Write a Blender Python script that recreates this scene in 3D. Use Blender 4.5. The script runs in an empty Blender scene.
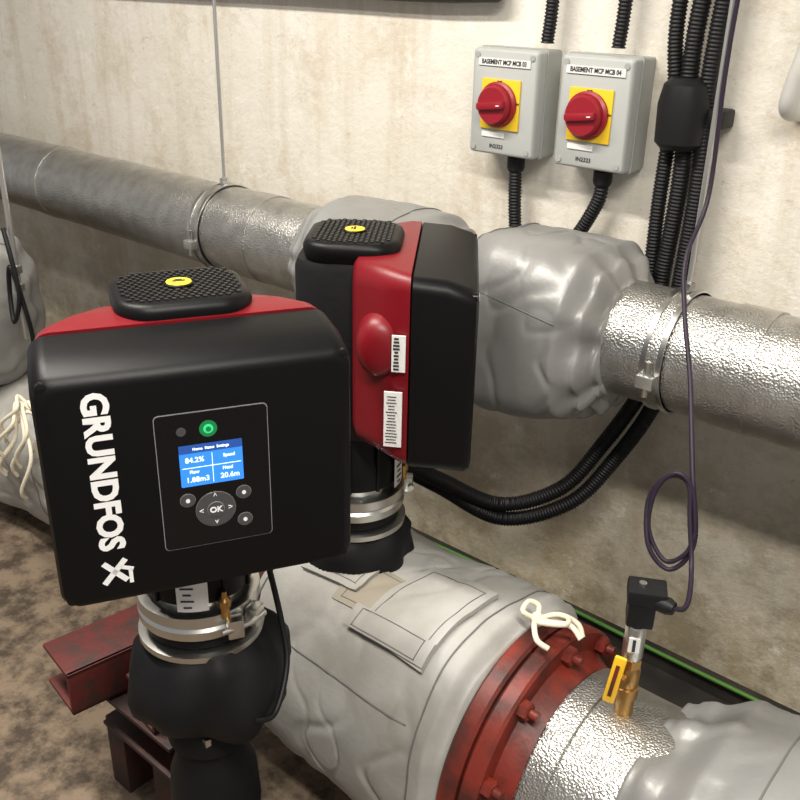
import bpy, bmesh, math, random
from mathutils import Vector, Matrix, noise
random.seed(4)
sc=bpy.context.scene
try:
    sc.view_settings.view_transform='Standard'; sc.view_settings.look='None'
except Exception: pass
pi=math.pi
# ------------------------------------------------------------------ materials
def mk(name,col,rough=.5,metal=0,spec=.5,coat=0,emis=None,es=1,
       n_scale=None,n_col=None,n_lo=.4,n_hi=.65,bump=None,bump_s=.2,bump_kind='noise',detail=6,n_rough=.5):
    m=bpy.data.materials.new(name); m.use_nodes=True; nt=m.node_tree; b=nt.nodes['Principled BSDF']
    b.inputs['Base Color'].default_value=(*col,1); b.inputs['Roughness'].default_value=rough
    b.inputs['Metallic'].default_value=metal; b.inputs['Specular IOR Level'].default_value=spec
    b.inputs['Coat Weight'].default_value=coat
    if emis: b.inputs['Emission Color'].default_value=(*emis,1); b.inputs['Emission Strength'].default_value=es
    tc=nt.nodes.new('ShaderNodeTexCoord')
    if n_scale:
        n=nt.nodes.new('ShaderNodeTexNoise'); n.inputs['Scale'].default_value=n_scale; n.inputs['Detail'].default_value=detail; n.inputs['Roughness'].default_value=n_rough
        nt.links.new(tc.outputs['Object'],n.inputs['Vector'])
        r=nt.nodes.new('ShaderNodeValToRGB'); r.color_ramp.elements[0].position=n_lo; r.color_ramp.elements[1].position=n_hi
        r.color_ramp.elements[0].color=(*col,1); r.color_ramp.elements[1].color=(*n_col,1)
        nt.links.new(n.outputs['Fac'],r.inputs['Fac']); nt.links.new(r.outputs['Color'],b.inputs['Base Color'])
    if bump:
        n2=nt.nodes.new('ShaderNodeTexNoise'); n2.inputs['Scale'].default_value=bump; n2.inputs['Detail'].default_value=4; o='Fac'
        nt.links.new(tc.outputs['Object'],n2.inputs['Vector'])
        bp=nt.nodes.new('ShaderNodeBump'); bp.inputs['Strength'].default_value=bump_s; bp.inputs['Distance'].default_value=.002
        nt.links.new(n2.outputs[o],bp.inputs['Height']); nt.links.new(bp.outputs['Normal'],b.inputs['Normal'])
    return m
M={}
M['black']=mk('black_plastic',(.004,.004,.0045),.40,spec=.18,bump=900,bump_s=.10)
M['blackgloss']=mk('black_gloss',(.005,.005,.006),.25,spec=.3)
M['blackmatte']=mk('black_matte',(.007,.007,.008),.6,spec=.2,bump=60,bump_s=.3)
M['rubber']=mk('black_rubber',(.007,.007,.008),.5,spec=.3)
M['cable']=mk('dark_violet_cable',(.022,.014,.028),.5,spec=.35)
M['red']=mk('dark_red_plastic',(.165,.005,.010),.38,spec=.4,bump=700,bump_s=.1)
M['knob']=mk('red_knob',(.27,.008,.018),.38)
M['yellow']=mk('yellow_plate',(.80,.52,.02),.45)
M['yellowbadge']=mk('yellow_badge',(.85,.60,.03),.4)
M['white']=mk('white_label',(.74,.74,.72),.5)
M['ink']=mk('ink',(.03,.03,.03),.6)
M['greyplastic']=mk('grey_plastic',(.34,.35,.335),.5)
M['lid']=mk('grey_lid',(.40,.41,.395),.45)
M['steel']=mk('steel',(.62,.62,.60),.3,1)
M['zinc']=mk('zinc_rod',(.55,.55,.53),.4,.9)
M['brass']=mk('brass',(.42,.25,.09),.38,1)
M['tag']=mk('yellow_tag',(.85,.50,.02),.5)
M['rope']=mk('cotton_rope',(.72,.66,.52),.9,bump=300,bump_s=.5)
M['green']=mk('green_cable',(.07,.20,.03),.5)
M['jacket']=mk('silver_fabric',(.29,.29,.285),.42,.25,n_scale=5,n_col=(.22,.215,.205),bump=110,bump_s=.25)
M['jacketw']=mk('pale_fabric',(.42,.415,.395),.62,.0,spec=.35,n_scale=6,n_col=(.29,.28,.255),bump=90,bump_s=.4,detail=10)
M['seam']=mk('seam_fabric',(.15,.145,.14),.6,.1)
M['flapin']=mk('flap_inner_fabric',(.26,.23,.18),.8)
M['flange']=mk('red_oxide',(.19,.020,.010),.5,n_scale=18,n_col=(.06,.014,.010),n_lo=.40,n_hi=.62,bump=60,bump_s=.5,detail=10)
M['beam']=mk('rusty_red_steel',(.10,.011,.009),.62,n_scale=22,n_col=(.04,.016,.012),n_lo=.44,n_hi=.64,bump=70,bump_s=.6)
M['beamdark']=mk('dark_steel',(.02,.010,.009),.6,n_scale=20,n_col=(.05,.012,.010),bump=60,bump_s=.5)
M['palepipe']=mk('pale_pipe',(.62,.61,.57),.45)
M['tray']=mk('dark_tray',(.02,.02,.02),.6)
M['screen']=mk('screen_blue',(.02,.12,.6),.3,emis=(.035,.27,.85),es=.85)
M['screenbar']=mk('screen_bar',(.02,.05,.2),.3,emis=(.01,.07,.28),es=.8)
M['scrtext']=mk('screen_text',(.8,.9,1),.3,emis=(.7,.85,1),es=.8)
M['greenled']=mk('green_led',(.01,.10,.03),.3,emis=(.002,.13,.035),es=1)
M['greencore']=mk('green_led_core',(.01,.3,.1),.3,emis=(.04,.62,.25),es=1)
M['print']=mk('white_print',(.85,.85,.85),.5)
M['button']=mk('button_grey',(.06,.06,.065),.4)
M['buttonedge']=mk('button_edge',(.24,.24,.25),.4)
M['lamp']=mk('lamp_diffuser',(.9,.9,.9),.5,emis=(1,.96,.88),es=3)
def foil():
    m=bpy.data.materials.new('embossed_foil'); m.use_nodes=True; nt=m.node_tree; b=nt.nodes['Principled BSDF']
    b.inputs['Metallic'].default_value=.92; b.inputs['Roughness'].default_value=.34
    tc=nt.nodes.new('ShaderNodeTexCoord')
    v=nt.nodes.new('ShaderNodeTexVoronoi'); v.inputs['Scale'].default_value=300
    n=nt.nodes.new('ShaderNodeTexNoise'); n.inputs['Scale'].default_value=30; n.inputs['Detail'].default_value=7
    for q in (v,n): nt.links.new(tc.outputs['Object'],q.inputs['Vector'])
    a=nt.nodes.new('ShaderNodeMath'); a.operation='MULTIPLY_ADD'; a.inputs[1].default_value=1.1
    nt.links.new(n.outputs['Fac'],a.inputs[0]); nt.links.new(v.outputs['Distance'],a.inputs[2])
    bp=nt.nodes.new('ShaderNodeBump'); bp.inputs['Strength'].default_value=.55; bp.inputs['Distance'].default_value=.002
    nt.links.new(a.outputs[0],bp.inputs['Height']); nt.links.new(bp.outputs['Normal'],b.inputs['Normal'])
    r=nt.nodes.new('ShaderNodeValToRGB'); r.color_ramp.elements[0].position=.3; r.color_ramp.elements[1].position=.66
    r.color_ramp.elements[0].color=(.40,.39,.37,1); r.color_ramp.elements[1].color=(.56,.55,.52,1)
    nt.links.new(n.outputs['Fac'],r.inputs['Fac']); nt.links.new(r.outputs['Color'],b.inputs['Base Color'])
    return m
M['foil']=foil()
def wallmat():
    m=bpy.data.materials.new('painted_concrete_wall'); m.use_nodes=True; nt=m.node_tree; b=nt.nodes['Principled BSDF']
    L=nt.links.new
    b.inputs['Roughness'].default_value=.6
    g=nt.nodes.new('ShaderNodeNewGeometry')
    def nz(s,scale,det=6,ro=.6,off=(0,0,0)):
        mp=nt.nodes.new('ShaderNodeMapping'); mp.inputs['Scale'].default_value=s; mp.inputs['Location'].default_value=off; L(g.outputs['Position'],mp.inputs['Vector'])
        n=nt.nodes.new('ShaderNodeTexNoise'); n.inputs['Scale'].default_value=scale; n.inputs['Detail'].default_value=det; n.inputs['Roughness'].default_value=ro
        L(mp.outputs[0],n.inputs['Vector']); return n
    def ramp(n,p0,p1,c0=(0,0,0,1),c1=(1,1,1,1)):
        r=nt.nodes.new('ShaderNodeValToRGB'); r.color_ramp.elements[0].position=p0; r.color_ramp.elements[1].position=p1
        r.color_ramp.elements[0].color=c0; r.color_ramp.elements[1].color=c1; L(n,r.inputs['Fac']); return r
    def mul(a,k):
        s=nt.nodes.new('ShaderNodeMath'); s.operation='MULTIPLY'; L(a,s.inputs[0])
        if isinstance(k,float): s.inputs[1].default_value=k
        else: L(k,s.inputs[1])
        return s.outputs[0]
    def mix(fac,a,bc):
        x=nt.nodes.new('ShaderNodeMix'); x.data_type='RGBA'; L(fac,x.inputs[0]); L(a,x.inputs[6]); x.inputs[7].default_value=bc
        return x.outputs[2]
    c=ramp(nz((1,1,1),2.6).outputs['Fac'],.35,.68,(.80,.76,.685,1),(.70,.655,.56,1)).outputs[0]
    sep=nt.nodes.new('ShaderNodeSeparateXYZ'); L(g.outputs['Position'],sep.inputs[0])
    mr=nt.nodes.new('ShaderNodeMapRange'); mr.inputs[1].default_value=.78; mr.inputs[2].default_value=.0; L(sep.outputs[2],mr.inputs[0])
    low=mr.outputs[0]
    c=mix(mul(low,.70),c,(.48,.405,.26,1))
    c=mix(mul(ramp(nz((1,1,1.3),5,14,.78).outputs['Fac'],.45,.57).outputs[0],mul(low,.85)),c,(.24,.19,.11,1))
    c=mix(mul(ramp(nz((5,5,.5),2.2,8,.7).outputs['Fac'],.50,.72).outputs[0],.42),c,(.47,.36,.21,1))
    c=mix(mul(ramp(nz((1,1,1),3.3,14,.80).outputs['Fac'],.51,.60).outputs[0],.42),c,(.49,.39,.25,1))
    c=mix(mul(ramp(nz((1,1,1),60,5,.7).outputs['Fac'],.66,.69).outputs[0],.60),c,(.24,.18,.11,1))
    c=mix(mul(ramp(nz((1.2,1.2,3),9,14,.82).outputs['Fac'],.585,.625).outputs[0],.42),c,(.36,.29,.20,1))
    c=mix(mul(ramp(nz((1,1,1),9,10,.8,(5,2,7)).outputs['Fac'],.58,.63).outputs[0],.45),c,(.92,.90,.85,1))
    L(c,b.inputs['Base Color'])
    bn=nz((1,1,1),14,12,.72); bp=nt.nodes.new('ShaderNodeBump'); bp.inputs['Strength'].default_value=.6; bp.inputs['Distance'].default_value=.010
    L(bn.outputs['Fac'],bp.inputs['Height']); L(bp.outputs['Normal'],b.inputs['Normal'])
    return m
M['wall']=wallmat()
M['floor']=mk('worn_concrete_floor',(.21,.155,.105),.78,n_scale=13,n_col=(.055,.039,.026),n_lo=.42,n_hi=.58,bump=32,bump_s=1.0,detail=15,n_rough=.72)
M['dark_base']=mk('dark_base_tone',(.015,.013,.012),.7,n_scale=12,n_col=(.035,.028,.022),bump=30,bump_s=.5)  # near-black tone for the floor strip and wall base
M['ceiling']=mk('ceiling_paint',(.55,.53,.48),.8,bump=20,bump_s=.3)
# ------------------------------------------------------------------ mesh helpers
def link(ob,parent=None):
    bpy.context.collection.objects.link(ob)
    if parent: ob.parent=parent
    return ob
def mesh(name,V,Fc,mat,parent=None,smooth=True,angle=None):
    me=bpy.data.meshes.new(name); me.from_pydata([tuple(v) for v in V],[],Fc); me.validate(); me.update()
    bm=bmesh.new(); bm.from_mesh(me); bmesh.ops.recalc_face_normals(bm,faces=bm.faces); bm.to_mesh(me); bm.free()
    if smooth:
        me.shade_smooth()
        if angle: me.set_sharp_from_angle(angle=math.radians(angle))
    if mat: me.materials.append(M[mat])
    return link(bpy.data.objects.new(name,me),parent)
def empty(name,loc=(0,0,0),rz=0):
    e=bpy.data.objects.new(name,None); e.empty_display_size=.05; e.location=loc; e.rotation_euler=(0,0,rz); return link(e)
def box(name,c,s,mat,parent=None,bev=.003,rot=None):
    bm=bmesh.new(); bmesh.ops.create_cube(bm,size=1)
    for v in bm.verts: v.co=Vector((v.co.x*s[0],v.co.y*s[1],v.co.z*s[2]))
    if bev>0: bmesh.ops.bevel(bm,geom=list(bm.edges),offset=min(bev,min(s)*.45),segments=2,profile=.6,affect='EDGES')
    me=bpy.data.meshes.new(name); bm.to_mesh(me); bm.free(); me.shade_smooth(); me.set_sharp_from_angle(angle=math.radians(35))
    me.materials.append(M[mat]); ob=bpy.data.objects.new(name,me); ob.location=c
    if rot: ob.rotation_euler=rot
    return link(ob,parent)
def loft(name,rings,mat,parent=None,cap=True,angle=35):
    V=[];Fc=[];n=len(rings[0])
    for r in rings: V+=r
    for i in range(len(rings)-1):
        for j in range(n):
            k=(j+1)%n; Fc.append((i*n+j,i*n+k,(i+1)*n+k,(i+1)*n+j))
    if cap: Fc.append(tuple(range(n))[::-1]); Fc.append(tuple(range((len(rings)-1)*n,len(rings)*n)))
    return mesh(name,V,Fc,mat,parent,True,angle)
def rrect(hw,hh,r,seg=6):
    pts=[]
    for cx,cy,a0 in ((hw-r,hh-r,0),(-hw+r,hh-r,pi/2),(-hw+r,-hh+r,pi),(hw-r,-hh+r,1.5*pi)):
        for i in range(seg+1):
            a=a0+i/seg*pi/2; pts.append((cx+r*math.cos(a),cy+r*math.sin(a)))
    return pts
def lathe(name,prof,c,mat,parent=None,axis='z',n=48,nz=0,seed=0,angle=35):
    rings=[]
    for r,h in prof:
        ring=[]
        for j in range(n):
            a=2*pi*j/n; rr=r
            if nz: rr=r+nz*noise.noise(Vector((math.cos(a)*2+seed,math.sin(a)*2,h*14)))
            x,y=rr*math.cos(a),rr*math.sin(a)
            p={'z':(x,y,h),'x':(h,x,y),'y':(x,h,y)}[axis]
            ring.append(Vector(p)+Vector(c))
        rings.append(ring)
    return loft(name,rings,mat,parent,True,angle)
def catmull(P,sub=10):
    P=[Vector(p) for p in P]; out=[]
    for i in range(len(P)-1):
        p0=P[max(i-1,0)];p1=P[i];p2=P[i+1];p3=P[min(i+2,len(P)-1)]
        for k in range(sub):
            t=k/sub; out.append(.5*((2*p1)+(-p0+p2)*t+(2*p0-5*p1+4*p2-p3)*t*t+(-p0+3*p1-3*p2+p3)*t**3))
    out.append(P[-1]); return out
def tube(name,P,r,mat,parent=None,sub=10,n=12,rib=0,pitch=.006):
    pts=catmull(P,sub)
    if rib:
        res=[pts[0]];step=pitch/4;acc=0
        for a,b in zip(pts,pts[1:]):
            L=(b-a).length;d=step-acc
            while d<=L: res.append(a+(b-a)*(d/L)); d+=step
            acc=(acc+L)%step
        pts=res
    T=[(pts[min(i+1,len(pts)-1)]-pts[max(i-1,0)]).normalized() for i in range(len(pts))]
    up=Vector((0,0,1)) if abs(T[0].z)<.9 else Vector((1,0,0)); N=T[0].cross(up).normalized(); rings=[]
    for i,p in enumerate(pts):
        N=(N-T[i]*N.dot(T[i])).normalized(); B=T[i].cross(N)
        rr=r+(rib*(1 if i%4 in(0,1) else -1) if rib else 0)
        rings.append([p+(N*math.cos(2*pi*j/n)+B*math.sin(2*pi*j/n))*rr for j in range(n)])
    return loft(name,rings,mat,parent,True,60)
def text(name,s,size,loc,mat,parent=None,rot=Matrix.Rotation(pi/2,4,'X'),off=0,sx=1,align='CENTER'):
    c=bpy.data.curves.new(name,'FONT'); c.body=s; c.size=size; c.align_x=align; c.align_y='CENTER'; c.offset=off; c.extrude=.0003; c.resolution_u=3
    o=bpy.data.objects.new(name,c); bpy.context.collection.objects.link(o)
    dg=bpy.context.evaluated_depsgraph_get(); me=bpy.data.meshes.new_from_object(o.evaluated_get(dg))
    bpy.data.objects.remove(o); me.materials.clear(); me.materials.append(M[mat])
    me.transform(Matrix.Translation(loc)@rot@Matrix.Diagonal((sx,1,1,1)))
    return link(bpy.data.objects.new(name,me),parent)
def interp(prof,t):
    for (a,ra),(b,rb) in zip(prof,prof[1:]):
        if t<=b:
            k=(t-a)/(b-a) if b>a else 1; k=k*k*(3-2*k); return ra+(rb-ra)*k
    return prof[-1][1]
def sup(a,p): return (abs(math.cos(a))**p+abs(math.sin(a))**p)**(-1/p)
def jsurf(spec,x,th,off=0):
    """surface point of a fabric jacket; th=0 top, + toward room"""
    x0,x1,cy,cz,prof,p,amp,plL,plR,seed,fy,fz=spec
    t=(x-x0)/(x1-x0); t=max(0,min(1,t)); R=interp(prof,t)
    ct,st=math.cos(th),math.sin(th)
    w=noise.noise(Vector((x*5+seed,ct*1.1,st*1.1)))*amp
    q=Vector((x*7+seed*2+.8*noise.noise(Vector((x*4,ct*2,st*2+seed))),ct*.9,st*.9+seed))
    cr=noise.noise(q); w-=math.exp(-(cr/.12)**2)*amp*.24*(.5+.5*noise.noise(Vector((seed,ct*2,st*2+x*3)))+.2)
    q2=Vector((x*15+seed*3,ct*2.6+.5*noise.noise(Vector((x*8,st*3,seed))),st*2.6)); c2=noise.noise(q2)
    msk=max(0,noise.noise(Vector((x*6+9,ct*1.5+seed,st*1.5)))-.05)
    w-=math.exp(-(c2/.09)**2)*amp*.18*min(1,msk*2.5)
    edge=min(1,min(t,1-t)*8+.1)
    s=1+(sup(th,p)-1)*min(1,max(0,(R-.1)/.05))
    r=R*s+w*edge+off
    for pl,d in ((plL,t),(plR,1-t)):
        if pl: r+=pl*math.cos(11*th+2.5*noise.noise(Vector((ct*1.5,st*1.5,seed))))*math.exp(-(d/.14)**2)*(1 if d>.02 else .6)
    return Vector((x,cy-r*st*fy,cz+r*ct*fz))
def jacket(name,spec,mat,n=220,m=150,parent=None):
    x0,x1=spec[0],spec[1]; rings=[]
    for i in range(m+1):
        x=x0+(x1-x0)*i/m
        rings.append([jsurf(spec,x,2*pi*j/n) for j in range(n)])
    return loft(name,rings,mat,parent,True,None)
def jline(name,spec,pts,r,mat,parent,off=.0006):
    return tube(name,[jsurf(spec,x,th,off) for x,th in pts],r,mat,parent,sub=5,n=6)
def jpatch(name,spec,corn,off,mat,parent,n=20,thick=.004):
    (xa,ta),(xb,tb),(xc,tc_),(xd,td)=corn; V=[];Fc=[]
    def P(u,v,o):
        x=(xa*(1-u)+xb*u)*(1-v)+(xd*(1-u)+xc*u)*v; th=(ta*(1-u)+tb*u)*(1-v)+(td*(1-u)+tc_*u)*v
        return jsurf(spec,x,th,o)
    for lay in (0,1):
        for i in range(n+1):
            for j in range(n+1): V.append(P(i/n,j/n,off-lay*thick))
    N=(n+1)**2; I=lambda i,j:i*(n+1)+j
    for i in range(n):
        for j in range(n):
            f=(I(i,j),I(i+1,j),I(i+1,j+1),I(i,j+1)); Fc.append(f); Fc.append(tuple(k+N for k in f[::-1]))
    for i in range(n):
        for a,b in ((I(i,0),I(i+1,0)),(I(i,n),I(i+1,n)),(I(0,i),I(0,i+1)),(I(n,i),I(n,i+1))): Fc.append((a,b,b+N,a+N))
    o=mesh(name,V,Fc,mat,parent,True,40)
    e=.10
    edge=[(e+(1-2*e)*k/8,e) for k in range(9)]+[(1-e,e+(1-2*e)*k/8) for k in range(9)]+[(1-e-(1-2*e)*k/8,1-e) for k in range(9)]+[(e,1-e-(1-2*e)*k/8) for k in range(9)]
    tube(name+'_stitch',[P(u,v,off+.0003) for u,v in edge],.0008,'seam',parent,sub=3,n=5)
    return o
# ------------------------------------------------------------------ room
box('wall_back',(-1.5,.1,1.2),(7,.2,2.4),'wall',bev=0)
box('floor',(-1.5,-1.5,-.05),(7,3.2,.1),'floor',bev=0)
box('ceiling',(-1.5,-1.5,2.45),(7,3.2,.1),'ceiling',bev=0)
box('dark_floor_strip_1',(-.9,-.16,.006),(5.0,.30,.012),'dark_base',bev=0)  # thin dark strip over the floor along the wall
box('baseboard_back',(-1.5,-.012,.025),(6.9,.024,.05),'dark_base',bev=.003)
tube('earth_cable',[(-2.6,-.035,.056),(-1.9,-.033,.06),(-1.3,-.035,.058),(-.9,-.032,.062),(-.5,-.036,.06),(.2,-.033,.058),(.8,-.035,.06)],.0045,'green',n=8)
# ------------------------------------------------------------------ wall pipe
PY,PZ,PR=-.2,.768,.094
pipe=empty('insulated_pipe',(0,0,0))
def foilpipe(nm,x0,x1,cy,cz,R,parent,m=160,n=64):
    rings=[]
    for i in range(m+1):
        x=x0+(x1-x0)*i/m
        rings.append([Vector((x,cy+(R+.0018*noise.noise(Vector((x*9,math.cos(a)*2,math.sin(a)*2))))*math.sin(a),cz+(R+.0018*noise.noise(Vector((x*9,math.cos(a)*2,math.sin(a)*2+9))))*math.cos(a))) for a in [2*pi*j/n for j in range(n)]])
    return loft(nm,rings,'foil',parent,True,None)
foilpipe('foil_cladding',-3.8,1.2,PY,PZ,PR,pipe,300)
for i,x in enumerate((-2.35,-1.52,-.44,.15)):
    lathe('foil_joint_band_%d'%i,[(PR-.002,x-.03),(PR+.0018,x-.03),(PR+.0018,x+.03),(PR-.002,x+.03)],(0,PY,PZ),'foil',pipe,'x',64)
def hanger(x,name):
    e=empty(name,(0,0,0))
    for s in (-.013,.013):
        lathe('strap_%d'%(s>0),[(PR+.002,x+s-.004),(PR+.006,x+s-.004),(PR+.006,x+s+.004),(PR+.002,x+s+.004)],(0,PY,PZ),'steel',e,'x',56)
    lathe('liner',[(PR-.001,x-.017),(PR+.003,x-.017),(PR+.003,x+.017),(PR-.001,x+.017)],(0,PY,PZ),'foil',e,'x',56)
    lathe('rod',[(.004,PZ+PR),(.004,2.4)],(x,PY,0),'zinc',e,'z',10)
    lathe('nut',[(.010,PZ+PR+.004),(.010,PZ+PR+.018)],(x,PY,0),'steel',e,'z',6)
    box('side_lug',(x,PY-PR-.010,PZ-.02),(.028,.020,.020),'zinc',e,.002)
    lathe('side_bolt',[(.005,PZ-.045),(.005,PZ+.012)],(x,PY-PR-.011,0),'steel',e,'z',8)
    return e
hanger(-1.655,'pipe_hanger'); hanger(-.553,'pipe_hanger')
# ------------------------------------------------------------------ wall pipe jackets
P1=[(0,.09),(.02,.118),(.09,.148),(.3,.155),(.6,.157),(.80,.152),(.92,.130),(1,.100)]
S1=(-.915,-.640,-.205,.760,P1,3.0,.018,.003,.010,3.3,1,1.0)
j1=jacket('insulation_jacket',S1,'jacket')
jline('seam_a',S1,[(-.885,a/10) for a in range(-12,32)],.0012,'seam',j1)
jline('seam_b',S1,[(-.885+.012*k,1.05+.01*k) for k in range(17)],.0010,'seam',j1)
P2=[(0,.10),(.08,.115),(.2,.135),(.5,.14),(.8,.135),(.92,.12),(1,.10)]
S2=(-1.34,-.99,-.205,.765,P2,2.8,.012,.004,.004,9.1,1,.98)
j2=jacket('insulation_jacket',S2,'jacket')
jline('seam_a',S2,[(-1.1,a/10) for a in range(-12,32)],.0014,'seam',j2)
# ------------------------------------------------------------------ pumps
def pump(loc,rz,front,dw=0):
    e=empty('circulation_pump',loc,rz)
    K=.006 if front else 0   # fan cap sits slightly off the box centre line
    def sec(w,hw,b,t,r):
        hh=(t-b)/2; return [Vector((x,-w-(dw if w>.02 else dw*.4),(t+b)/2+z)) for x,z in rrect(hw,hh,r)]
    loft('control_box_cover',[sec(.070,.151,.700,.963,.016),sec(.072,.156,.696,.966,.018),sec(.115,.157,.694,.963,.019),sec(.146,.157,.692,.953,.019),sec(.1525,.154,.695,.948,.018),sec(.1555,.149,.700,.942,.016),sec(.156,.145,.704,.938,.014)],'black',e,angle=28)
    loft('red_housing',[sec(.000,.092,.715,.962,.03),sec(.006,.104,.705,.969,.03),sec(.03,.132,.702,.971,.03),sec(.055,.150,.699,.970,.022),sec(.069,.153,.698,.968,.020)],'red',e,angle=50)
    def sz(z,h,r): return [Vector((x+K,y+.005,z)) for x,y in rrect(h,h,r)]
    loft('motor_body',[sz(.690,.066,.04),sz(.696,.072,.04),sz(.80,.074,.040),sz(.945,.074,.040),sz(.956,.070,.04)],'blackmatte',e,angle=50)
    def cz_(z,hx,hy,r): return [Vector((x+K,y,z)) for x,y in rrect(hx,hy,r,8)]
    loft('fan_cap',[cz_(.950,.066,.060,.035),cz_(.963,.073,.066,.038),cz_(.975,.074,.067,.038),cz_(.982,.071,.064,.036),cz_(.9845,.065,.058,.033)],'black',e,angle=50)
    V=[];Fc=[]
    for i in range(-9,10):
        for j in range(-9,10):
            x=i*.0082+(.0041 if j%2 else 0); y=j*.0072
            if (x/.064)**4+(y/.057)**4>1 or x*x+y*y<.017**2: continue
            b=len(V); n=6
            for z,r in ((.984,.0036),(.9862,.0028)):
                for k in range(n): a=2*pi*k/n+pi/6; V.append((x+K+r*math.cos(a),y+r*math.sin(a),z))
            for k in range(n): Fc.append((b+k,b+(k+1)%n,b+n+(k+1)%n,b+n+k))
            Fc.append(tuple(range(b+n,b+2*n)))
    mesh('cap_grille',V,Fc,'blackgloss',e,False)
    lathe('badge',[(.0165,.983),(.0165,.9865),(.0155,.9875)],(K,0,0),'black',e,'z',28)
    lathe('badge_disc',[(.0140,.987),(.0140,.9880),(.0135,.9885)],(K,0,0),'yellowbadge',e,'z',28)
    box('badge_mark',(K,0,.989),(.014,.003,.001),'ink',e,0)
    box('badge_mark_b',(K,.004,.989),(.008,.002,.001),'ink',e,0)
    d=.1563
    dd=dw
    def plate(nm,u0,u1,z0,z1,w0,w1,mat,r=.004):
        a=[(x+(u0+u1)/2,z+(z0+z1)/2) for x,z in rrect((u1-u0)/2,(z1-z0)/2,r,4)]
        return loft(nm,[[Vector((x,-w0-dd,z)) for x,z in a],[Vector((x,-w1-dd,z)) for x,z in a]],mat,e)
    U=-.013
    plate('display_bezel',-.036+U,.078+U,.746,.902,d-.002,d+.0006,'buttonedge',.005)
    plate('display_panel',-.0352+U,.0772+U,.7468,.9012,d-.002,d+.0011,'blackgloss',.0047)
    plate('screen',-.014+U,.050+U,.819,.866,d,d+.0016,'screen',.001)
    plate('screen_header',-.014+U,.050+U,.857,.866,d,d+.0019,'screenbar',.001)
    def tx(s,sz_,u,z,mat='scrtext',off=.0001): text('mark',s,sz_,(u+U,-(d+.0021)-dd,z),mat,e,off=off)
    tx('84.2%',.008,.001,.8490);tx('1.88m3',.008,.003,.8265);tx('20.6m',.008,.036,.8265); tx('Speed',.005,.036,.850); tx('Flow',.005,.0,.8355); tx('Head',.005,.034,.8355); tx('Home  Status  Settings',.004,.018,.8613)
    plate('screen_line',-.012+U,.048+U,.8400,.8406,d,d+.0021,'scrtext',.0003); plate('screen_line2',.0185+U,.0191+U,.821,.855,d,d+.0021,'scrtext',.0003)
    def disc(nm,u,z,r,w,mat): lathe(nm,[(r,-w-dd),(r*.97,-w-.0008-dd)],(u+U,0,z),mat,e,'y',28)
    disc('status_lens',.017,.882,.0092,d+.0008,'greenled'); disc('status_eye',.017,.882,.0050,d+.0016,'greencore'); disc('status_mark',.017,.882,.0028,d+.0024,'greenled')
    disc('sensor_eye',-.010,.882,.005,d+.0008,'button')
    disc('ok_ring',.019,.788,.0215,d+.0004,'buttonedge'); disc('ok_pad',.019,.788,.0208,d+.0010,'button'); disc('ok_edge',.019,.788,.0092,d+.0016,'buttonedge'); disc('ok_button',.019,.788,.0087,d+.0021,'button')
    text('ok_mark','OK',.009,(.019+U,-(d+.0032)-dd,.788),'print',e,off=.0003)
    for u,z,s in ((.019,.804,'^'),(.019,.7735,'v'),(.004,.788,'<'),(.034,.788,'>')): text('arrow',s,.009,(u+U,-(d+.0022)-dd,z),'print',e)
    for u,z in ((-.009,.803),(.049,.803),(.049,.770)):
        disc('key_ring',u,z,.0082,d+.0006,'buttonedge'); disc('key',u,z,.0077,d+.0012,'button'); disc('key_icon',u,z,.0022,d+.002,'print')
    RT=Matrix.Rotation(pi/2,4,'Y')@Matrix.Rotation(pi/2,4,'X')
    text('maker_name','GRUNDFOS',.0340,(-.102,-(d+.0002)-dd,.847),'print',e,rot=RT,off=.0014,sx=.97)
    for i,(a,b) in enumerate((((-.112,.744),(-.090,.720)),((-.090,.746),(-.113,.719)),((-.095,.737),(-.083,.7325)),((-.086,.7325),(-.086,.716)))):
        a=Vector((a[0],0,a[1]));b=Vector((b[0],0,b[1]));m_=(a+b)/2; dl=b-a
        box('logo_stroke_%d'%i,(m_.x,-(d+.0002)-dd,m_.z),(dl.length,.0009,.0058 if i<2 else .004),'print',e,0,(0,-math.atan2(dl.z,dl.x),0))
    for u in(-.146,.146):
        for z in (.704,.943): lathe('cover_screw',[(.006,-.143-dd),(.006,-.1535-dd),(.004,-.1545-dd)],(u,0,z),'blackgloss',e,'y',16)
    # shallow oval swelling of the flank housing
    def ov(x,ry,rz): return [Vector((x,-.030-dw+ry*math.cos(2*pi*k/40),.866+rz*math.sin(2*pi*k/40))) for k in range(40)]
    loft('side_swelling',[ov(-.08,.034,.046),ov(-.120,.034,.046),ov(-.134,.032,.043),ov(-.144,.028,.037),ov(-.150,.021,.028),ov(-.1525,.011,.015)],'red',e,angle=80)
    for zz,h,w,yy in ((.866,.050,.018,-.056-dw),(.772,.080,.024,-.050-dw)):
        box('rating_label',(-.1555,yy,zz),(.003,w,h),'white',e,.0,(0,0,-.08))
        nb=10 if h<.06 else 16
        for q in range(nb):
            zz2=zz-h*.42+h*.84*q/(nb-1)
            box('bar_%d'%q,(-.1573,yy+(.002 if h>.06 else .003),zz2),(.0006,w*(.7 if h>.06 else .5)*random.uniform(.5,1),.0010 if h>.06 else .0026),'ink',e,0,(0,0,-.08))
    lathe('motor_flange',[(.055,.600),(.068,.604),(.070,.640),(.064,.655),(.066,.69),(.060,.70)],(0,0,0),'black',e,'z',48)
    for k in range(10):
        a=2*pi*k/10; box('rib_%d'%k,(.066*math.cos(a),.066*math.sin(a),.645),(.012,.006,.085),'black',e,.002,(0,0,a))
    lathe('coupling',[(.055,.545),(.056,.60),(.062,.606)],(0,0,0),'steel',e,'z',40)
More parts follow.
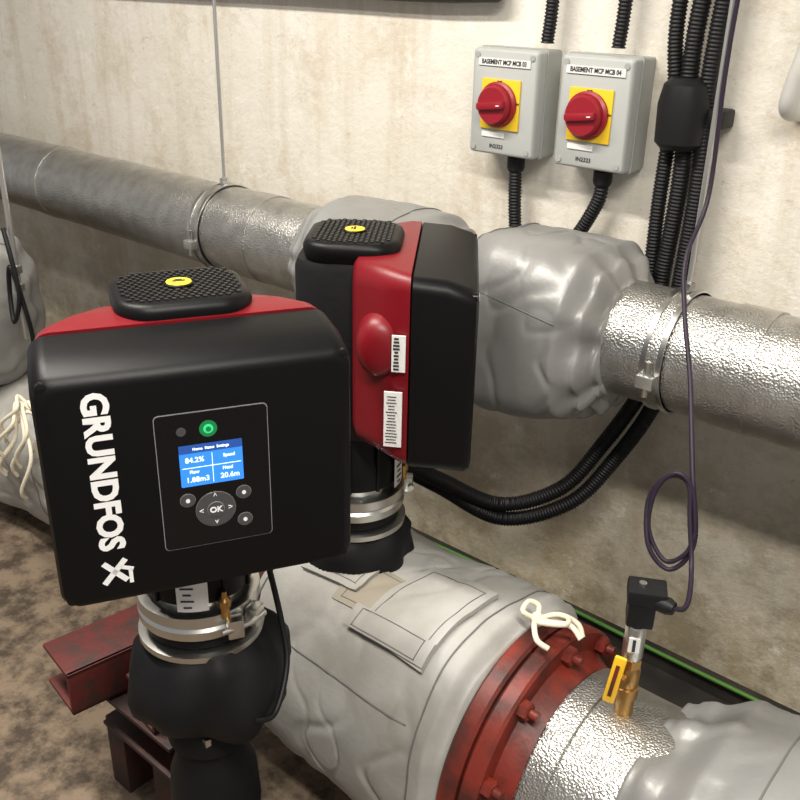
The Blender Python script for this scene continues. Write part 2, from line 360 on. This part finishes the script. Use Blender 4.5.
    lathe('clamp_band',[(.070,.556),(.077,.557),(.078,.569),(.075,.573),(.078,.577),(.077,.590),(.070,.591)],(0,0,0),'steel',e,'z',56)
    lathe('clamp_band_low',[(.070,.524),(.080,.525),(.080,.533),(.070,.535)],(0,0,0),'steel',e,'z',56)
    lathe('coupling_shell',[(.060,.53),(.070,.54),(.070,.562),(.06,.565)],(0,0,0),'black',e,'z',48)
    box('clamp_lug',(.03,-.081,.572),(.02,.016,.026),'steel',e,.002); box('clamp_lug_b',(.058,-.064,.572),(.02,.016,.026),'steel',e,.002,(0,0,.8))
    tube('clamp_bolt',[(.012,-.088,.572),(.045,-.080,.572),(.07,-.064,.572)],.0045,'steel',e,n=8)
    V=[];Fc=[]
    for i in range(9):
        a=-pi/2-.50+i*.065
        for z in (.598,.650): V.append((.0730*math.cos(a),.0730*math.sin(a),z))
    for i in range(8): Fc.append((2*i,2*i+2,2*i+3,2*i+1))
    mesh('foot_label',V,Fc,'white',e)
    for q in range(5):
        a=-pi/2-.32; box('foot_bar_%d'%q,(.0738*math.cos(a),.0738*math.sin(a),.605+.009*q),(.016 if q%2 else .010,.0008,.0020),'ink',e,0,(0,0,a+pi/2))
    lathe('vent_valve',[(.006,.585),(.006,.600),(.008,.601),(.008,.610),(.004,.614),(.003,.622)],(.02,-.074,0),'brass',e,'z',10)
    if front:
        lathe('pump_head',[(.035,.37),(.06,.39),(.088,.405),(.103,.425),(.108,.450),(.106,.478),(.094,.505),(.072,.53)],(.006,-.004,0),'blackmatte',e,'z',72,nz=.022,seed=2,angle=70)
        tube('cable_tail',[(.09,.0,.60),(.098,-.03,.53),(.097,-.06,.48),(.07,-.10,.44),(.04,-.115,.45)],.004,'rubber',e)
        lathe('volute_casing',[(.05,.15),(.060,.17),(.064,.22),(.060,.28),(.05,.31),(.045,.34),(.058,.345),(.058,.365),(.05,.38)],(0,0,0),'blackmatte',e,'z',48,angle=50)
        lathe('pump_foot',[(.06,.0),(.06,.02),(.035,.03),(.035,.16)],(0,0,0),'blackmatte',e,'z',24)
        for k in range(6): a=k*pi/3+.3; lathe('casing_bolt_%d'%k,[(.007,.345),(.007,.378)],(.051*math.cos(a),.051*math.sin(a),0),'steel',e,'z',6)
    else:
        lathe('pump_head',[(.06,.36),(.085,.40),(.092,.45),(.092,.49),(.085,.515),(.07,.53)],(0,0,0),'blackmatte',e,'z',72,nz=.018,seed=2,angle=70)
    return e
pump((-.826,-.9455,0),math.atan2(.877,.48),True)
pump((-.874,-.604,-.010),math.atan2(.80,-.60),False,.018)
# ------------------------------------------------------------------ lower suction line (rear pump)
LY,LZ=-.6,.262
P3=[(0,.10),(.02,.165),(.07,.19),(.4,.198),(.8,.210),(.95,.207),(1,.19)]
S3=(-.99,-.550,LY,LZ,P3,2.5,.020,.0,.003,5.2,1,1)
j3=jacket('insulation_jacket',S3,'jacketw')
jpatch('flap_window',S3,[(-.82,.12),(-.70,.12),(-.70,.56),(-.82,.56)],.003,'flapin',j3)
jpatch('flap_upper',S3,[(-.885,-.1),(-.79,-.1),(-.79,.44),(-.90,.48)],.009,'jacketw',j3,thick=.007)
jpatch('flap_strap',S3,[(-.735,-.15),(-.61,-.1),(-.61,.70),(-.745,.66)],.010,'jacketw',j3,thick=.008)
jpatch('flap_strap_low',S3,[(-.765,.52),(-.61,.53),(-.61,.68),(-.765,.68)],.014,'jacketw',j3)
jline('seam_a',S3,[(-.59,a/10) for a in range(-8,30)],.0014,'seam',j3)
jline('seam_b',S3,[(-.95,a/10) for a in range(-8,30)],.0014,'seam',j3)
jline('seam_c',S3,[(-.95+.019*k,1.02) for k in range(19)],.0014,'seam',j3)
rope=empty('tie_rope',(0,0,0))
kn=Vector((-.530,-.60,.487))
def kk(*d): return [kn+Vector(q)*.8 for q in d]
tube('loop_a',kk((0,0,0),(.02,-.02,.015),(.055,.0,.018),(.04,.03,.008),(0,0,0)),.004,'rope',rope)
tube('loop_b',kk((0,0,0),(-.02,-.015,.015),(-.025,.01,.02),(-.01,.02,.012),(0,0,0)),.004,'rope',rope)
tube('tail_a',kk((0,0,0),(.03,.02,.014),(.06,.035,.002),(.075,.03,-.016)),.004,'rope',rope)
tube('tail_b',kk((0,0,0),(.01,-.025,.008),(.03,-.045,-.002),(.05,-.04,-.012)),.004,'rope',rope)
tube('tail_c',kk((0,0,0),(.03,-.005,.012),(.06,.01,.012),(.085,.005,.0)),.004,'rope',rope)
lathe('knot',[(.004,-.010),(.009,-.006),(.010,.004),(.005,.010)],tuple(kn),'rope',rope,'z',12)
fl=empty('pipe_flange',(0,0,0))
def flg(x0,x1,R,nm): lathe(nm,[(R-.004,x0),(R,x0+.004),(R,x1-.004),(R-.004,x1)],(0,LY,LZ),'flange',fl,'x',72)
flg(-.548,-.520,.197,'disc_valve_side'); flg(-.516,-.488,.197,'disc_pipe_side'); lathe('gasket',[(.185,-.521),(.185,-.515)],(0,LY,LZ),'tray',fl,'x',60)
lathe('hub',[(.165,-.488),(.156,-.474),(.151,-.458)],(0,LY,LZ),'flange',fl,'x',60)
for k in range(10):
    a=2*pi*(k+.35)/10; c=(0,LY+.178*math.cos(a),LZ+.178*math.sin(a))
    lathe('bolt_head_%d'%k,[(.014,-.488),(.014,-.476),(.011,-.474)],c,'flange',fl,'x',6); lathe('bolt_stud_%d'%k,[(.007,-.476),(.007,-.462)],c,'flange',fl,'x',12)
p2=empty('insulated_pipe',(0,0,0))
foilpipe('foil_cladding',-.465,.6,LY,LZ,.150,p2,80)
lathe('foil_joint_band',[(.15,-.456),(.154,-.454),(.154,-.42),(.15,-.418)],(0,LY,LZ),'foil',p2,'x',64)
P4=[(0,.152),(.06,.168),(.14,.20),(.3,.225),(.7,.23),(1,.2)]
S4=(-.335,.32,LY,LZ-.006,P4,2.4,.018,.009,.0,8.8,1,1)
j4=jacket('insulation_jacket',S4,'jacket')
jline('seam_a',S4,[(-.18,a/10) for a in range(-8,30)],.0014,'seam',j4)
# ------------------------------------------------------------------ pressure sensor
sx,sy=-.386,-.60
sn=empty('pressure_sensor',(0,0,0))
lathe('brass_stub',[(.012,.411),(.012,.440),(.015,.441),(.015,.456),(.011,.458)],(sx,sy,0),'brass',sn,'z',20)
lathe('isolating_valve',[(.011,.455),(.014,.462),(.014,.484),(.011,.49)],(sx,sy,0),'brass',sn,'z',20)
lathe('valve_stem',[(.008,-.024),(.008,.0)],(sx,sy,.474),'brass',sn,'y',12)
box('valve_tag',(sx-.008,sy-.024,.476),(.016,.006,.076),'tag',sn,.003,(0,.12,.3))
box('tag_print',(sx-.0075,sy-.0278,.476),(.005,.001,.052),'flange',sn,0,(0,.12,.3))
lathe('hex_nut',[(.014,.49),(.014,.504)],(sx,sy,0),'brass',sn,'z',6)
lathe('sensor_body',[(.012,.503),(.0135,.506),(.0135,.552),(.012,.556),(.009,.557),(.009,.562)],(sx,sy,0),'steel',sn,'z',28)
box('sensor_label',(sx+.006,sy-.0125,.532),(.014,.002,.022),'white',sn,0,(0,0,.5))
box('sensor_label_print',(sx+.0065,sy-.0138,.532),(.004,.001,.018),'ink',sn,0,(0,0,.5))
box('plug_body',(sx+.002,sy,.584),(.034,.034,.046),'rubber',sn,.004,(0,0,.5)); box('plug_head',(sx+.006,sy+.002,.606),(.048,.038,.020),'rubber',sn,.004,(0,0,.5))
lathe('plug_gland',[(.011,.018),(.011,.036),(.008,.044)],(sx,sy,.601),'rubber',sn,'x',14)
lathe('plug_screw',[(.005,.616),(.005,.619)],(sx,sy,0),'steel',sn,'z',10)
cp=[(sx+.04,sy,.601),(sx+.050,sy+.015,.596),(-.344,-.55,.592),(-.366,-.50,.602),(-.386,-.48,.655),(-.400,-.47,.700),(-.426,-.475,.703),(-.446,-.48,.662),(-.428,-.5,.605),(-.395,-.495,.580),(-.375,-.48,.625),(-.405,-.45,.709),(-.455,-.38,.80),(-.502,-.325,.88),(-.53,-.28,.94),(-.54,-.21,1.02),(-.546,-.205,1.2),(-.54,-.21,1.5),(-.545,-.205,2.39)]
tube('sensor_cable',cp,.0034,'cable',sn,n=8)
cp2=[(-.375,-.48,.628),(-.392,-.47,.690),(-.415,-.475,.712),(-.438,-.48,.680),(-.436,-.49,.625),(-.405,-.495,.590),(-.380,-.49,.610),(-.376,-.48,.640)]
tube('sensor_cable_coil',cp2,.0032,'cable',sn,n=8)
# ------------------------------------------------------------------ isolators
def isolator(cx,n,tag,hw):
    e=empty('isolator_switch',(cx,0,0)); z0,z1=.995,1.185; zc=(z0+z1)/2
    def s(y,k,hh,r): return [Vector((x,-y,zc+z)) for x,z in rrect(hw+k,hh,r,5)]
    loft('back_box',[s(.0,-.002,.093,.006),s(.045,0,.095,.006),s(.047,0,.095,.006)],'greyplastic',e)
    loft('lid',[s(.048,-.002,.093,.006),s(.066,-.002,.093,.006),s(.073,-.004,.091,.006),s(.075,-.007,.088,.005)],'lid',e,angle=50)
    for u in (-hw+.014,hw-.014):
        for z in(z0+.014,z1-.014): lathe('lid_screw',[(.005,-.074),(.005,-.077)],(u,0,z),'greyplastic',e,'y',14)
    Y=.009
    box('yellow_plate',(-.003,-.086+Y,1.088),(.084,.004,.088),'yellow',e,.002)
    lathe('knob_base',[(.040,-.087+Y),(.040,-.094+Y),(.036,-.097+Y)],(-.006,0,1.088),'knob',e,'y',40)
    lathe('knob',[(.034,-.096+Y),(.034,-.106+Y),(.031,-.110+Y)],(-.006,0,1.088),'knob',e,'y',40)
    box('knob_grip',(-.006,-.113+Y,1.088),(.013,.012,.058),'knob',e,.004,(0,1.45,0))
    box('knob_pointer',(.014,-.1195+Y,1.090),(.002,.002,.007),'white',e,0,(0,1.45,0))
    box('name_label',(0,-.0855+Y,1.160),(.112,.002,.013),'white',e,0)
    text('name_text',tag,.0110,(0,-.0868+Y,1.160),'ink',e,off=.0003,sx=.82)
    text('off_mark','OFF',.006,(-.006,-.0885+Y,1.127),'ink',e,off=.0002)
    text('on_mark','ON',.005,(.035,-.0885+Y,1.092),'ink',e,off=.0002)
    box('small_label',(-.016,-.0855+Y,1.034),(.05,.002,.009),'white',e,0)
    text('ref_text','IN2323',.010,(-.008,-.0848+Y,1.013),'ink',e,off=.0001)
    lathe('cable_gland',[(.015,z0-.028),(.017,z0-.022),(.017,z0-.004),(.014,z0-.001)],(.012,-.035,0),'rubber',e,'z',16)
    return e
isolator(-1.006,0,'BASEMENT MCP MCB 03',.073); isolator(-.821,1,'BASEMENT MCP MCB 04',.071)
# ------------------------------------------------------------------ flexible conduits
def cond(P,r=.014): return tube('flexible_conduit',P,r,'rubber',None,sub=12,n=12,rib=.0009,pitch=.006)
cond([(-.994,-.035,.966),(-.990,-.035,.9),(-.98,-.035,.80),(-.985,-.035,.70),(-.99,-.035,.55)],.012)
cond([(-.809,-.035,.966),(-.814,-.035,.935),(-.848,-.035,.87),(-.905,-.035,.80),(-.925,-.035,.70),(-.93,-.035,.55)],.012)
cond([(-.660,-.045,2.38),(-.655,-.045,1.5),(-.670,-.045,1.2),(-.660,-.045,1.0),(-.668,-.045,.82),(-.665,-.045,.72),(-.672,-.05,.62),(-.728,-.08,.487),(-.776,-.13,.400),(-.865,-.2,.36),(-.916,-.33,.449),(-.93,-.43,.525),(-.90,-.53,.60)],.014)
cond([(-.620,-.045,2.38),(-.624,-.045,1.5),(-.636,-.045,1.15),(-.628,-.045,1.0),(-.637,-.045,.75),(-.642,-.05,.61),(-.70,-.08,.465),(-.756,-.13,.374),(-.86,-.2,.330),(-.935,-.31,.42),(-.955,-.43,.515),(-.93,-.53,.59)],.014)
cond([(-.700,-.04,2.38),(-.690,-.04,1.5),(-.705,-.04,1.25),(-.692,-.04,1.12),(-.695,-.04,.95),(-.692,-.04,.8)],.012)
cond([(-.806,-.035,1.195),(-.80,-.035,1.4),(-.795,-.035,2.38)],.011)
cond([(-.946,-.035,1.195),(-.94,-.035,1.4),(-.945,-.035,2.38)],.011)
g=empty('junction_gland',(0,0,0))
lathe('gland_body',[(.030,1.05),(.040,1.06),(.042,1.12),(.036,1.15),(.025,1.16)],(-.667,-.055,0),'rubber',g,'z',24)
box('gland_saddle',(-.655,-.03,1.10),(.11,.05,.03),'rubber',g,.006)
tube('water_pipe',[(-.47,-.09,2.4),(-.47,-.09,1.4),(-.475,-.09,1.24),(-.49,-.08,1.17),(-.50,-.06,1.13),(-.50,0,1.12)],.015,'palepipe',n=20)
tube('electrical_conduit',[(-3.6,-.03,1.268),(-2.4,-.03,1.268),(-1.6,-.03,1.268),(-1.12,-.03,1.268),(-1.06,-.03,1.30),(-1.05,-.03,1.5),(-1.05,-.03,2.38)],.014,'tray',n=12)
# ------------------------------------------------------------------ steel support frame
fr=empty('steel_support_frame',(0,0,0))
def chan(nm,a,b,w=.075,h=.07,t=.008,side=1,mat='beam'):
    a=Vector(a);b=Vector(b);L=(b-a).length;ang=math.atan2(b.y-a.y,b.x-a.x);c=(a+b)/2
    nrm=Vector((-math.sin(ang),math.cos(ang),0))*side
    box(nm+'_top',c+Vector((0,0,-t/2)),(L,w,t),mat,fr,.002,(0,0,ang)); box(nm+'_bottom',c+Vector((0,0,-h+t/2)),(L,w,t),mat,fr,.002,(0,0,ang))
    box(nm+'_web',c+Vector((0,0,-h/2))+nrm*(w/2-t/2),(L,t,h),mat,fr,.002,(0,0,ang))
chan('rail_outer',(-1.165,-.99,.30),(-1.09,-.50,.30),w=.10,h=.08,side=-1)
chan('rail_inner',(-1.03,-.93,.285),(-.99,-.60,.285),w=.08,side=-1)
chan('cross_front',(-1.14,-.90,.215),(-.95,-.90,.215),mat='beamdark')
for k,(x,y,h) in enumerate(((-1.13,-.90,.146),(-1.08,-.56,.222),(-1.0,-.90,.146))): box('leg_%d'%k,(x,y,h/2),(.05,.05,h),'beamdark',fr,.003)
# ------------------------------------------------------------------ neighbouring jackets at left
P5=[(0,.10),(.1,.17),(.5,.18),(.9,.17),(.97,.13),(1,.08)]
S5=(-2.55,-2.02,-.62,.56,P5,2.8,.02,.0,.006,1.7,1,1.15)
j5=jacket('insulation_jacket',S5,'jacket'); jline('seam_a',S5,[(-2.05,a/10) for a in range(-8,30)],.0014,'seam',j5)
P6=[(0,.10),(.1,.16),(.5,.17),(.9,.16),(.97,.12),(1,.08)]
S6=(-2.35,-1.74,-.50,.20,P6,2.6,.022,.0,.006,6.7,1,1.05)
j6=jacket('insulation_jacket',S6,'jacketw'); jline('seam_a',S6,[(-1.82,a/10) for a in range(-8,30)],.0014,'seam',j6)
r2=empty('tie_rope',(0,0,0)); k2=Vector((-1.755,-.665,.425))
for k in range(9):
    q=Vector((random.uniform(-.07,.05),random.uniform(-.03,.01),random.uniform(-.08,.02)))
    tube('strand_%d'%k,[k2,k2+Vector((-.03,-.01,.03))+q*.4,k2+Vector((.0,-.02,.0))+q,k2+Vector((-.04,-.03,-.05))+q*1.4,k2+Vector((-.05,-.02,-.09))+q*1.3],.0042,'rope',r2)
hr=empty('hanger_rod',(0,0,0))
lathe('rod',[(.006,.55),(.006,2.4)],(-1.875,-.60,0),'zinc',hr,'z',10)
for z in (.70,.66): lathe('nut_%d'%(z*100),[(.012,z),(.012,z+.016)],(-1.875,-.60,0),'steel',hr,'z',6)
tube('cable_loop',[(-1.875,-.615,.80),(-1.85,-.62,.74),(-1.84,-.62,.66),(-1.86,-.63,.60),(-1.88,-.62,.66),(-1.86,-.62,.72),(-1.84,-.61,.62),(-1.85,-.6,.54),(-1.87,-.61,.47),(-1.84,-.62,.42)],.005,'rubber',hr)
# ------------------------------------------------------------------ lights
def batten(loc,L,power):
    e=empty('fluorescent_light',loc)
    box('housing',(0,0,.03),(L,.12,.05),'white',e,.005); box('diffuser',(0,0,0),(L*.97,.10,.02),'lamp',e,.004)
    ld=bpy.data.lights.new('tube','AREA'); ld.shape='RECTANGLE'; ld.size=L; ld.size_y=.14; ld.energy=power; ld.color=(1,.95,.87)
    lo=bpy.data.objects.new('tube_light',ld); lo.location=(0,0,-.02); link(lo,e)
batten((-1.4,-1.2,2.34),1.3,56); batten((.35,-1.6,2.34),1.3,62)
w=bpy.data.worlds.new('world'); sc.world=w; w.use_nodes=True; w.node_tree.nodes['Background'].inputs[0].default_value=(.98,.96,.95,1); w.node_tree.nodes['Background'].inputs[1].default_value=.38
# ------------------------------------------------------------------ camera
th=math.radians(24.6); az=math.radians(40.3); ro=math.radians(1.26); f=930
hf=Vector((-math.sin(az),math.cos(az),0)); R=Vector((math.cos(az),math.sin(az),0)); Zv=Vector((0,0,1))
F=hf*math.cos(th)-Zv*math.sin(th); Uv=hf*math.sin(th)+Zv*math.cos(th)
R2=R*math.cos(ro)+Uv*math.sin(ro); U2=Uv*math.cos(ro)-R*math.sin(ro)
cd=bpy.data.cameras.new('camera'); cam=bpy.data.objects.new('camera',cd); link(cam); sc.camera=cam
cd.sensor_width=36; cd.lens=36*f/800; cd.clip_start=.02
mt=Matrix((R2,U2,-F)).transposed().to_4x4(); mt.translation=Vector((0,-1.53,1.3)); cam.matrix_world=mt
